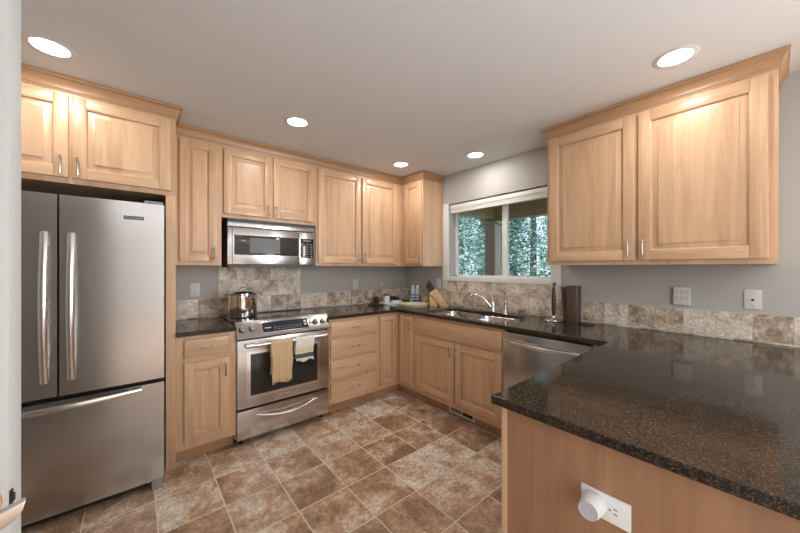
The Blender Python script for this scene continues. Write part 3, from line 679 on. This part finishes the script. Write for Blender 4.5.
# sloped control panel
pf = [(0.570, 0.9135), (0.574, 0.934), (0.592, 0.937), (0.668, 0.822), (0.664, 0.812), (0.605, 0.812), (0.605, 0.9135)]
s = MB(); s.prism([A.p(ux0, a, z) for a, z in pf], (ux1 - ux0, 0, 0), 0, 0.0015); cp = s.build('control_panel', [SSR], t)
sl = Vector((0, -(0.668 - 0.592), 0.822 - 0.937)).normalized(); nr = Vector((0, -0.115, 0.076)).normalized()  # down-slope and normal in world
nr = Vector((0, sl.z, -sl.y)); nr = nr if nr.y < 0 else -nr
def onp(u, k): return Vector((u, 0, 0)) + (A.p(0, 0.592, 0.937) + (A.p(0, 0.668, 0.822) - A.p(0, 0.592, 0.937)) * k)
s = MB(); c = onp(-1.841, 0.50); s.obox(c + nr * 0.001, ((1, 0, 0), sl, nr), (0.195, 0.050, 0.0012), 0, 0.001); s.build('display_bezel', [SSH], cp)
s = MB(); s.obox(c + nr * 0.003, ((1, 0, 0), sl, nr), (0.186, 0.043, 0.0012), 0, 0.0005); dp = s.build('display', [simple('display_navy', (0.02, 0.024, 0.035), 0.2)], cp)
s = MB()
for i in range(9):
    for j in range(2): s.obox(c + Vector((-0.09 + 0.026 * i, 0, 0)) + sl * (0.008 + 0.018 * j) + nr * 0.0045, ((1, 0, 0), sl, nr), (0.006, 0.0015, 0.0003))
s.obox(c + Vector((0.163, 0, 0)) - sl * 0.018 + nr * 0.0045, ((1, 0, 0), sl, nr), (0.010, 0.009, 0.0003)); s.obox(c + Vector((0.163, 0, 0)) + sl * 0.010 + nr * 0.0045, ((1, 0, 0), sl, nr), (0.010, 0.007, 0.0003))
s.obox(c + Vector((-0.145, 0, 0)) + sl * 0.006 + nr * 0.0045, ((1, 0, 0), sl, nr), (0.024, 0.004, 0.0003))
o = s.build('glyphs', [LEDM], dp); o['kind'] = 'stuff'
s = MB(); s.obox(onp(-1.633, 0.5) + nr * 0.001, ((1, 0, 0), sl, nr), (0.017, 0.005, 0.001)); s.build('logo_strip', [BLACK], cp)
Mn = Matrix(((1, 0, 0), tuple(-sl), tuple(nr))).transposed()
for u in (-2.176, -2.104, -1.583, -1.516):
    c = onp(u, 0.50) + nr * 0.0008
    s = MB(); s.lathe(c, [(0.023, 0), (0.023, 0.005), (0.0215, 0.006), (0.0, 0.006)], 28, 0, Mn); k = s.build('knob', [BLACK], cp)
    s = MB(); s.lathe(c + nr * 0.0062, [(0.018, 0), (0.016, 0.016), (0.015, 0.018), (0, 0.018)], 24, 0, Mn); s.obox(c + nr * 0.027, ((1, 0, 0), sl, nr), (0.004, 0.016, 0.006), 0, 0.001); s.build('grip', [SSH], k)
# oven door
s = MB(); A.box(s, ux0 + 0.006, ux1 - 0.006, 0.612, 0.648, 0.286, 0.800, 0, 0.005); od = s.build('oven_door', [SSR], t)
s = MB(); A.box(s, -2.118, -1.572, 0.640, 0.6495, 0.372, 0.690, 0, 0.002); s.build('window', [OVENGL], od)
s = MB(); A.box(s, -2.145, -1.545, 0.640, 0.6487, 0.350, 0.712, 0, 0.001); s.build('window_border', [SSH], od)
s = MB(); A.box(s, -1.90, -1.80, 0.648, 0.650, 0.315, 0.328, 0, 0.0005); bg = s.build('badge', [SSH], od)
text('KitchenAid', bg, (-1.85, -0.6505, 0.3215), 0.015, (R(90), 0, 0), DKGREY)
s = MB(); HZ, HN = 0.765, 0.705
s.tube([A.p(-2.165, HN, HZ), A.p(-1.51, HN, HZ)], 0.014, 14)
for u in (-2.135, -1.54): s.tube([A.p(u, 0.646, HZ), A.p(u, HN - 0.003, HZ)], 0.010, 10)
s.build('handle', [SSH], od)
s = MB(); A.box(s, ux0 + 0.006, ux1 - 0.006, 0.605, 0.611, 0.052, 0.811); s.build('door_gap', [BLACK], t)
s = MB(); A.box(s, ux0 + 0.006, ux1 - 0.006, 0.612, 0.648, 0.052, 0.268, 0, 0.005); wd = s.build('warming_drawer', [SSR], t)
s = MB(); pts = []
for i in range(17):
    k = i / 16; pts.append(A.p(-2.08 + 0.50 * k, 0.660 + 0.035 * math.sin(PI * k), 0.222 - 0.035 * math.sin(PI * k)))
s.tube(pts, [0.006 + 0.006 * math.sin(PI * i / 16) for i in range(17)], 12)
for i in (1, 15): s.tube([A.p(A.U.dot(pts[i]), 0.646, pts[i].z), pts[i]], 0.006, 8)
s.build('handle', [SSH], wd)
for u in (ux0 + 0.045, ux1 - 0.045):
    for n in (0.10, 0.57): s = MB(); s.lathe(A.p(u, n, 0), [(0.018, 0), (0.018, 0.012), (0.010, 0.014), (0.010, 0.05)], 16); s.build('foot', [BLACK], t)

# towels on the oven handle
def towel(u0, u1, zf, zb, mat, name, label, seed, waves=2.5, amp=0.007):
    rnd = random.Random(seed); r = 0.0185; prof = []
    for i in range(14): k = i / 13; prof.append((HN - r + 0.0005, zb + (HZ - zb) * k, -1, 1 - k))
    for i in range(1, 8): a = PI - PI * i / 8; prof.append((HN + r * math.cos(a), HZ + r * math.sin(a), 0, 0))
    for i in range(18): k = i / 17; prof.append((HN + r, HZ - (HZ - zf) * k, 1, k))
    nx = 28; verts = []; faces = []
    for (n, z, sd, k) in prof:
        for j in range(nx + 1):
            q = j / nx; wv = math.sin(q * waves * 2 * PI + seed) + 0.5 * math.sin(q * waves * 4.4 * PI + 1)
            nn = n + (amp * (wv + 1.2) * k ** 0.7 if sd > 0 else (-0.25 * amp * (wv + 1.2) * k if sd < 0 else 0))
            sh = 1 - 0.06 * k * (1 if sd else 0)
            u = (u0 + u1) / 2 + (u1 - u0) * (q - 0.5) * sh + 0.004 * math.sin(z * 30 + seed)
            zz = z - (0.008 * math.sin(q * 9 + seed) * k if k > 0.6 else 0)
            verts.append(A.p(u, nn, zz))
    W = nx + 1
    for i in range(len(prof) - 1):
        for j in range(nx): faces.append((i * W + j, i * W + j + 1, (i + 1) * W + j + 1, (i + 1) * W + j))
    me = bpy.data.meshes.new(name); org = A.p((u0 + u1) / 2, HN, HZ); me.from_pydata([v - org for v in verts], [], faces); me.materials.append(mat)
    for f in me.polygons: f.use_smooth = True
    o = bpy.data.objects.new(name, me); COL.objects.link(o); o.location = org
    m = o.modifiers.new('thick', 'SOLIDIFY'); m.thickness = 0.0025; m.offset = 1
    tag(o, label, 'towel', 'towels on the oven handle')
towel(-1.986, -1.818, 0.452, 0.52, TOWB, 'hand_towel', 'beige waffle-weave towel, left one on the oven handle', 2.0)
towel(-1.798, -1.640, 0.585, 0.60, TOWW, 'hand_towel', 'shorter white towel with dark stripe, right one on the oven handle', 4.0, 1.5, 0.004)

# stockpot
px, py = -2.075, -0.235
t = thing('stockpot', 'tall polished steel stockpot with lid on the back left burner', 'pot', (px, py, 0.9245))
s = MB(); s.lathe((px, py, 0.9246), [(0.108, 0), (0.114, 0.004), (0.116, 0.012), (0.116, 0.195), (0.120, 0.200), (0.117, 0.203), (0.112, 0.200), (0.112, 0.02), (0, 0.02)], 48); s.build('pot_body', [CHROME], t)
s = MB(); s.lathe((px, py, 0.9246 + 0.2035), [(0.1205, 0), (0.1205, 0.004), (0.116, 0.006), (0.09, 0.018), (0.05, 0.026), (0, 0.029)], 48); ld = s.build('lid', [CHROME], t)
s = MB(); dx = Vector((math.cos(R(-40)), math.sin(R(-40)), 0)); c = Vector((px, py, 0.9246 + 0.2335))
s.tube([c + dx * 0.03 * math.cos(PI * i / 10) + Z3 * (0.028 * math.sin(PI * i / 10) - 0.003) for i in range(11)], 0.0045, 10); s.build('lid_handle', [SSH], ld)
for sg in (-1, 1):
    s = MB(); pv = Vector((-dx.y, dx.x, 0)); c = Vector((px, py, 0.9246 + 0.185)); pts = []
    for i in range(11): a = -PI / 2 + PI * i / 10; pts.append(c + dx * sg * (0.116 + 0.036 * math.cos(a)) + pv * 0.038 * math.sin(a) + Z3 * 0.008 * math.cos(a))
    s.tube(pts, 0.0055, 10); s.build('handle', [SSH], t)

# ---------------------------------------------------------------- microwave
t = thing('microwave', 'stainless over-range microwave with dark glass door', 'microwave', ((XR0 + XR1) / 2, -0.17, 1.36))
MF = 0.345
s = MB(); A.box(s, XR0 + 0.002, XR1 - 0.002, 0.012, MF - 0.03, 1.372, 1.764); s.build('body', [DKGREY], t)
s = MB(); A.box(s, XR0 + 0.015, XR1 - 0.015, 0.03, MF - 0.02, 1.3575, 1.3718); s.build('vent_base', [BLACK], t)
s = MB(); A.box(s, XR0 + 0.002, XR1 - 0.002, MF - 0.0295, MF - 0.004, 1.735, 1.764); s.build('top_grille', [BLACK], t)
s = MB(); A.box(s, XR0 + 0.002, XR1 - 0.002, MF - 0.0295, MF, 1.6965, 1.7345, 0, 0.003); s.build('vent_trim', [SSR], t)
s = MB(); A.box(s, XR0 + 0.002, -1.618, MF - 0.0295, MF, 1.382, 1.688, 0, 0.004); md = s.build('door', [SSR], t)
s = MB(); A.box(s, -2.165, -1.622, MF - 0.004, MF + 0.001, 1.462, 1.628, 0, 0.0005); wn_ = s.build('window', [MWGL], md)
s = MB(); A.box(s, -2.045, -1.79, MF + 0.0011, MF + 0.0016, 1.478, 1.610); s.build('window_mesh', [simple('mesh_grey', (0.07, 0.07, 0.07), 0.35)], wn_)
s = MB(); A.box(s, -2.183, -2.178, MF - 0.002, MF + 0.0008, 1.385, 1.686); s.build('door_seam', [DKGREY], md)
text('KitchenAid', md, (-2.13, -MF - 0.0012, 1.620), 0.010, (R(90), 0, 0), LEDM)
s = MB(); A.box(s, -1.614, XR1 - 0.002, MF - 0.0295, MF, 1.382, 1.688, 0, 0.004); kp = s.build('control_panel', [SSR], t)
s = MB(); A.box(s, -1.598, -1.471, MF - 0.002, MF + 0.001, 1.445, 1.628, 0, 0.0005); kb = s.build('keypad', [BLACKGL], kp)
s = MB()
for i in range(3):
    for j in range(6): A.box(s, -1.588 + i * 0.041, -1.563 + i * 0.041, MF + 0.001, MF + 0.0014, 1.456 + j * 0.023, 1.466 + j * 0.023)
A.box(s, -1.572, -1.498, MF + 0.001, MF + 0.0014, 1.602, 1.617)
s.build('key_labels', [simple('key_grey', (0.20, 0.20, 0.21), 0.5)], kb)

# ---------------------------------------------------------------- dishwasher
t = thing('dishwasher', 'stainless dishwasher with curved bar handle, next to the sink cabinet', 'dishwasher', (-0.3, -2.19, 0))
s = MB(); B.box(s, 1.895, 2.493, 0.02, 0.60, 0.02, 0.875); s.build('tub', [DKGREY], t)
s = MB(); B.box(s, 1.892, 2.497, 0.601, 0.638, 0.11, 0.866, 0, 0.006); dd = s.build('door', [SSR], t)
bow_handle(B, dd, (1.96, 0.798), (2.435, 0.798), 0.638, 0.058, 0.014, SSH, (1, 0, 0), 0.6)
s = MB(); B.box(s, 1.895, 2.493, 0.53, 0.545, 0.0, 0.105); s.build('kick_plate', [BLACK], t)
s = MB(); B.box(s, 2.4985, 2.62, 0.004, BD, 0.0, CB - 0.001); tag(s.build('filler_panel', [WV]), 'maple filler panel between dishwasher and peninsula', 'panel')

# ---------------------------------------------------------------- sink and taps
t = thing('sink', 'double-bowl stainless undermount sink', 'sink', ((SX0 + SX1) / 2, (SY0 + SY1) / 2, 0.70))
def bowl(x0, x1, y0, y1, depth, r):
    s = MB(); loops = []
    for (ins, z) in ((0, CB - 0.001), (0.0, CB - 0.006), (0.006, CB - 0.02), (0.014, CB - depth + 0.03), (0.035, CB - depth), (0.15, CB - depth - 0.004)):
        ri = max(0.02, r - ins * 0.3); loops.append([s.bm.verts.new((x, y, z)) for x, y in rrect(x0 + ins, x1 - ins, y0 + ins, y1 - ins, ri, 6)])
    for a, b in zip(loops, loops[1:]):
        n = len(a)
        for k in range(n): f = s.bm.faces.new((a[k], a[(k + 1) % n], b[(k + 1) % n], b[k])); f.smooth = True
    s.bm.faces.new(loops[-1]); o = s.build('bowl', [SINKM], t)
    m = o.modifiers.new('thick', 'SOLIDIFY'); m.thickness = 0.002; m.offset = 1
    c = ((x0 + x1) / 2, (y0 + y1) / 2, CB - depth - 0.0035); s = MB(); s.lathe(c, [(0.045, 0), (0.045, 0.003), (0.035, 0.003), (0.03, -0.002), (0, -0.002)], 28); s.build('drain', [CHROME], o)
bowl(SX0 + 0.004, SX1 - 0.004, -1.372, SY1 - 0.004, 0.20, 0.065); bowl(SX0 + 0.004, SX1 - 0.004, SY0 + 0.004, -1.396, 0.17, 0.065)
s = MB().box((SX0 + 0.004, -1.3955, CB - 0.025), (SX1 - 0.004, -1.3725, CB - 0.004), 0, 0.004); s.build('divider', [SINKM], t)
fx, fy = -0.085, -1.435
t = thing('faucet', 'chrome single-lever kitchen faucet with arched spout behind the sink', 'faucet', (fx, fy, CT))
s = MB().box((fx - 0.028, fy - 0.105, CT), (fx + 0.028, fy + 0.105, CT + 0.010), 0, 0.005); s.build('deck_plate', [CHROME], t)
s = MB(); s.lathe((fx, fy, CT + 0.0102), [(0.026, 0), (0.024, 0.02), (0.021, 0.05), (0.023, 0.08), (0.018, 0.094), (0, 0.098)], 24); fb_ = s.build('body', [CHROME], t)
s = MB(); d0 = Vector((-0.55, 0.83, 0)).normalized()
sp = [(0.005, 0.035), (0.04, 0.078), (0.075, 0.120), (0.11, 0.150), (0.15, 0.168), (0.19, 0.167), (0.225, 0.152), (0.238, 0.132)]
s.tube([Vector((fx, fy, CT)) + d0 * a + Z3 * z for a, z in sp], [0.0125, 0.012, 0.0115, 0.011, 0.0105, 0.010, 0.0105, 0.0115], 12); s.build('spout', [CHROME], t)
s = MB(); s.tube([(fx, fy, CT + 0.10), (fx + 0.003, fy + 0.010, CT + 0.135), (fx + 0.006, fy + 0.024, CT + 0.175)], [0.010, 0.007, 0.009], 10); s.build('lever', [CHROME], t)
s = MB(); c = (fx, fy - 0.135, CT); s.lathe(c, [(0.023, 0), (0.020, 0.012), (0.015, 0.02), (0.013, 0.04), (0.016, 0.075), (0.013, 0.095), (0.019, 0.11), (0.017, 0.122), (0, 0.126)], 20)
o = s.build('sink_sprayer', [CHROME]); tag(o, 'chrome side sprayer just right of the faucet', 'sprayer')
s = MB(); s.lathe((-0.085, -1.735, CT), [(0.025, 0), (0.025, 0.004), (0.021, 0.006), (0.021, 0.045), (0.019, 0.052), (0, 0.053)], 24)
tag(s.build('air_gap', [GREENC]), 'small dark cylindrical cap on the worktop right of the sink', 'air gap')

# ---------------------------------------------------------------- things on the worktops
def standing(name, mb, mat, label, cat, group=None): return tag(mb.build(name, mat), label, cat, group)
hx, hy = -0.155, -2.055
t = thing('paper_towel_holder', 'metal paper towel holder with dark turned stem and ball top, no roll', 'towel holder', (hx, hy, CT))
s = MB(); s.lathe((hx, hy, CT), [(0.070, 0), (0.072, 0.006), (0.068, 0.012), (0.045, 0.016), (0.02, 0.022), (0.012, 0.03), (0.010, 0.045), (0, 0.045)], 36); s.build('base', [SSH], t)
s = MB(); s.lathe((hx, hy, CT + 0.0455), [(0.009, 0), (0.014, 0.02), (0.018, 0.08), (0.017, 0.12), (0.012, 0.19), (0.010, 0.235), (0, 0.235)], 20); s.build('stem', [BLACK], t)
s = MB(); s.lathe((hx, hy, CT + 0.2807), [(0.012, 0), (0.013, 0.006), (0.008, 0.010), (0.015, 0.015), (0.0195, 0.026), (0.015, 0.037), (0.006, 0.043), (0, 0.044)], 20); s.build('finial', [SSH], t)
s = MB(); s.prism([Vector((x, y, CT)) for x, y in rrect(-0.145, -0.060, -2.235, -2.145, 0.020, 5)], (0, 0, 0.295), 0, 0.002)
standing('canister', s, [BRONZE], 'tall dark brown block-shaped canister standing against the right end of the window', 'canister')
s = MB(); s.obox((-0.042, -2.105, CT + 0.142), (Vector((0.985, 0, 0.17)), Vector((0, 1, 0)), Vector((-0.17, 0, 0.985))), (0.005, 0.028, 0.139), 0, 0.003)
standing('cutting_board', s, [simple('brown_board', (0.13, 0.08, 0.055), 0.4)], 'narrow brown board leaning between paper towel holder and canister', 'board')
s = MB(); s.prism([Vector((x, y, CT)) for x, y in rrect(-0.185, -0.085, -2.335, -2.245, 0.015, 4)], (0, 0, 0.009), 0, 0.002)
standing('coaster', s, [BLACK], 'flat black square coaster right of the dark canister', 'coaster')
# knife block
kc = Vector((-0.105, -0.77, CT))
t = thing('knife_block', 'beech knife block full of dark-handled knives, leaning back', 'knife block', tuple(kc))
ang = R(148); hd = Vector((math.cos(ang), math.sin(ang), 0)); wd_ = Vector((-hd.y, hd.x, 0))
hd = Vector((-0.62, 0.78, 0)).normalized(); wd_ = Vector((0.78, 0.62, 0)).normalized()
prof = [(-0.085, 0), (-0.02, 0), (0.085, 0.135), (0.035, 0.185), (-0.01, 0.155)]
prof = [(-0.10, 0.0), (-0.005, 0.0), (0.115, 0.150), (0.045, 0.205)]
s = MB(); s.prism([kc + hd * (a + 0.02) + Z3 * z - wd_ * 0.045 for a, z in prof], wd_ * 0.09, 0, 0.003); kb = s.build('block', [WLIGHT], t)
s = MB(); s.prism([kc + hd * (a + 0.02) + Z3 * z - wd_ * 0.035 for a, z in ((0.02, 0.0), (0.115, 0.0), (0.112, 0.135), (0.028, 0.03))], wd_ * 0.07, 0, 0.002); s.build('foot', [WLIGHT], t)
up = (Vector((0, 0, 0)) + hd * (-0.0) + (hd * (0.115 - (-0.005)) + Z3 * 0.15)).normalized()
for i in range(4):
    for j in range(3):
        k = 0.2 + 0.3 * j; a = 0.045 + (0.115 - 0.045) * (1 - k); z = 0.205 - (0.205 - 0.150) * (1 - k) * 1.0
        c = kc + hd * (a + 0.02) + Z3 * z + wd_ * (-0.031 + 0.0205 * i); L = (0.105, 0.09, 0.075)[2 - j] + 0.012 * (i % 2)
        s = MB(); s.obox(c + up * (L / 2 + 0.001), (wd_, hd.cross(Z3).cross(up).normalized() if False else up.cross(wd_).normalized(), up), (0.007, 0.012, L / 2), 0, 0.003); s.build('knife_handle', [KNIFEH], t)
# round boards
bx, by = -0.37, -0.595
s = MB(); s.lathe((bx, by, CT), [(0.135, 0), (0.148, 0.004), (0.151, 0.012), (0.148, 0.016), (0, 0.016)], 48); standing('round_board', s, [WROUND], 'round tan wooden board, lower of the stacked pair in the corner', 'board', 'round boards stacked in the corner')
s = MB(); s.lathe((bx, by, CT + 0.0163), [(0.12, 0), (0.150, 0.006), (0.160, 0.016), (0.157, 0.019), (0.145, 0.014), (0, 0.012)], 48)
standing('serving_plate', s, [simple('cream_plate', (0.72, 0.64, 0.52), 0.35)], 'round cream plate on top of the round board in the corner', 'plate')
# spray bottles
for k, (x, y) in enumerate(((-0.155, -0.335), (-0.125, -0.385))):
    t = thing('bottle', ('left' if k == 0 else 'right') + ' one of two pale blue bottles with white caps in the corner', 'bottle', (x, y, CT), 'pale blue bottles in the corner')
    s = MB(); s.lathe((x, y, CT), [(0.026, 0), (0.028, 0.004), (0.028, 0.155), (0.022, 0.178), (0.018, 0.183), (0, 0.183)], 24); b = s.build('bottle_body', [BOTTLE], t)
    s = MB(); s.lathe((x, y, CT + 0.008), [(0.0283, 0), (0.0286, 0.001), (0.0286, 0.035), (0.0283, 0.036)], 24); s.lathe((x, y, CT + 0.065), [(0.0283, 0), (0.0286, 0.001), (0.0286, 0.010), (0.0283, 0.011)], 24); s.lathe((x, y, CT + 0.10), [(0.0283, 0), (0.0286, 0.001), (0.0286, 0.012), (0.0283, 0.013)], 24); s.build('label_band', [BLUE], b)
    s = MB(); s.lathe((x, y, CT + 0.1832), [(0.016, 0), (0.017, 0.036), (0.014, 0.042), (0, 0.043)], 20); s.build('cap', [WHITEP], t)
# candle jar, tray, boxes
s = MB(); s.lathe((-0.44, -0.17, CT + 0.0125), [(0.036, 0), (0.040, 0.005), (0.040, 0.085), (0.034, 0.088)], 28); 
t = thing('candle_jar', 'white candle jar with dark lid on the corner tray', 'jar', (-0.44, -0.17, CT + 0.0125)); s.build('jar', [MAUVE], t)
s = MB(); s.lathe((-0.44, -0.17, CT + 0.101), [(0.039, 0), (0.039, 0.012), (0.030, 0.016), (0, 0.016)], 28); s.build('lid', [DKGREY], t)
s = MB(); s.prism([Vector((x, y, CT)) for x, y in rrect(-0.52, -0.22, -0.33, -0.10, 0.03, 4)], (0, 0, 0.012), 0, 0.002)
standing('tray', s, [PAPER], 'flat white tray under the candle jar in the corner', 'tray')
s = MB().box((-0.375, -0.155, CT + 0.0125), (-0.285, -0.105, CT + 0.082), 0, 0.002); standing('tea_box', s, [NAVY], 'upright navy box beside the candle jar', 'box', 'dark boxes on the corner tray')
s = MB().box((-0.28, -0.16, CT + 0.0125), (-0.225, -0.105, CT + 0.072), 0, 0.002); standing('tea_box', s, [DKGREY], 'dark grey box right of the navy box', 'box', 'dark boxes on the corner tray')
s = MB().box((-0.38, -0.25, CT + 0.0125), (-0.265, -0.18, CT + 0.037), 0, 0.002); standing('paper_stack', s, [PAPER], 'low white box in front of the navy box on the tray', 'box')
s = MB(); s.lathe((-0.545, -0.10, CT), [(0.03, 0), (0.035, 0.01), (0.035, 0.07), (0.025, 0.085), (0, 0.09)], 24); standing('jar', s, [simple('dark_red_jar', (0.06, 0.03, 0.03), 0.25)], 'dark round jar at the left of the corner tray', 'jar')
s = MB(); s.lathe((-0.20, -0.36, CT), [(0.020, 0), (0.022, 0.02), (0.021, 0.045), (0.012, 0.052), (0, 0.053)], 20); standing('scrub_sponge', s, [LIME], 'small yellow-green ball-shaped item beside the bottles', 'sponge')
s = MB(); s.box((-0.115, -0.545, CT), (-0.045, -0.44, CT + 0.085), 0, 0.006); standing('wooden_box', s, [WLIGHT], 'small beech box behind the knife block', 'box')
s = MB(); pts = [(-0.73, -0.20, CT + 0.006), (-0.68, -0.17, CT + 0.012), (-0.63, -0.19, CT + 0.018), (-0.58, -0.22, CT + 0.009), (-0.55, -0.27, CT + 0.006), (-0.60, -0.31, CT + 0.006), (-0.66, -0.27, CT + 0.010), (-0.70, -0.24, CT + 0.014), (-0.64, -0.22, CT + 0.022)]
s.tube(pts, 0.006, 8); standing('power_cord', s, [CORD], 'coiled dark cord lying on the worktop left of the tray', 'cord')

# ---------------------------------------------------------------- ceiling lights
def can_light(x, y, label):
    t = thing('recessed_light', label, 'ceiling light', (x, y, CH), 'recessed ceiling lights')
    s = MB(); s.lathe((x, y, CH - 0.004), [(0.070, 0.0), (0.088, 0.0), (0.094, 0.0035), (0.070, 0.0035), (0.070, 0.0)], 40, caps=False); s.build('trim_ring', [simple_white], t)
    s = MB(); s.lathe((x, y, CH - 0.0015), [(0.0685, 0), (0.0685, 0.001), (0, 0.001)], 40); s.build('lens', [EMIT], t)
    d = bpy.data.lights.new('lamp', 'AREA'); d.energy = LAMP_POWER; d.shape = 'DISK'; d.size = 0.13; d.color = (1.0, 0.95, 0.89)
    o = bpy.data.objects.new('lamp', d); COL.objects.link(o); o.parent = t; o.location = (0, 0, -0.006)
simple_white = simple('light_trim_white', (0.68, 0.68, 0.67), 0.6)
can_light(-3.11, -0.93, 'round recessed light above the refrigerator, leftmost in view')
can_light(-1.87, -0.94, 'round recessed light in front of the microwave')
can_light(-0.664, -0.709, 'round recessed light nearest the cabinet corner')
can_light(-0.295, -1.38, 'round recessed light above the sink, nearest the window')
can_light(-0.662, -2.894, 'large-looking recessed light above the peninsula, rightmost in view')
for x, y in ((-1.9, -4.6), (-3.0, -5.4), (-0.9, -5.4)): can_light(x, y, 'added recessed fill light behind the camera, out of view')  # unseen lamps added behind the camera to brighten the room
s = MB(); s.lathe((-1.172, -2.46, CH - 0.004), [(0.045, 0), (0.055, 0.0035)], 32)

for o in list(bpy.data.objects):
    if '_o' in o: del o['_o']
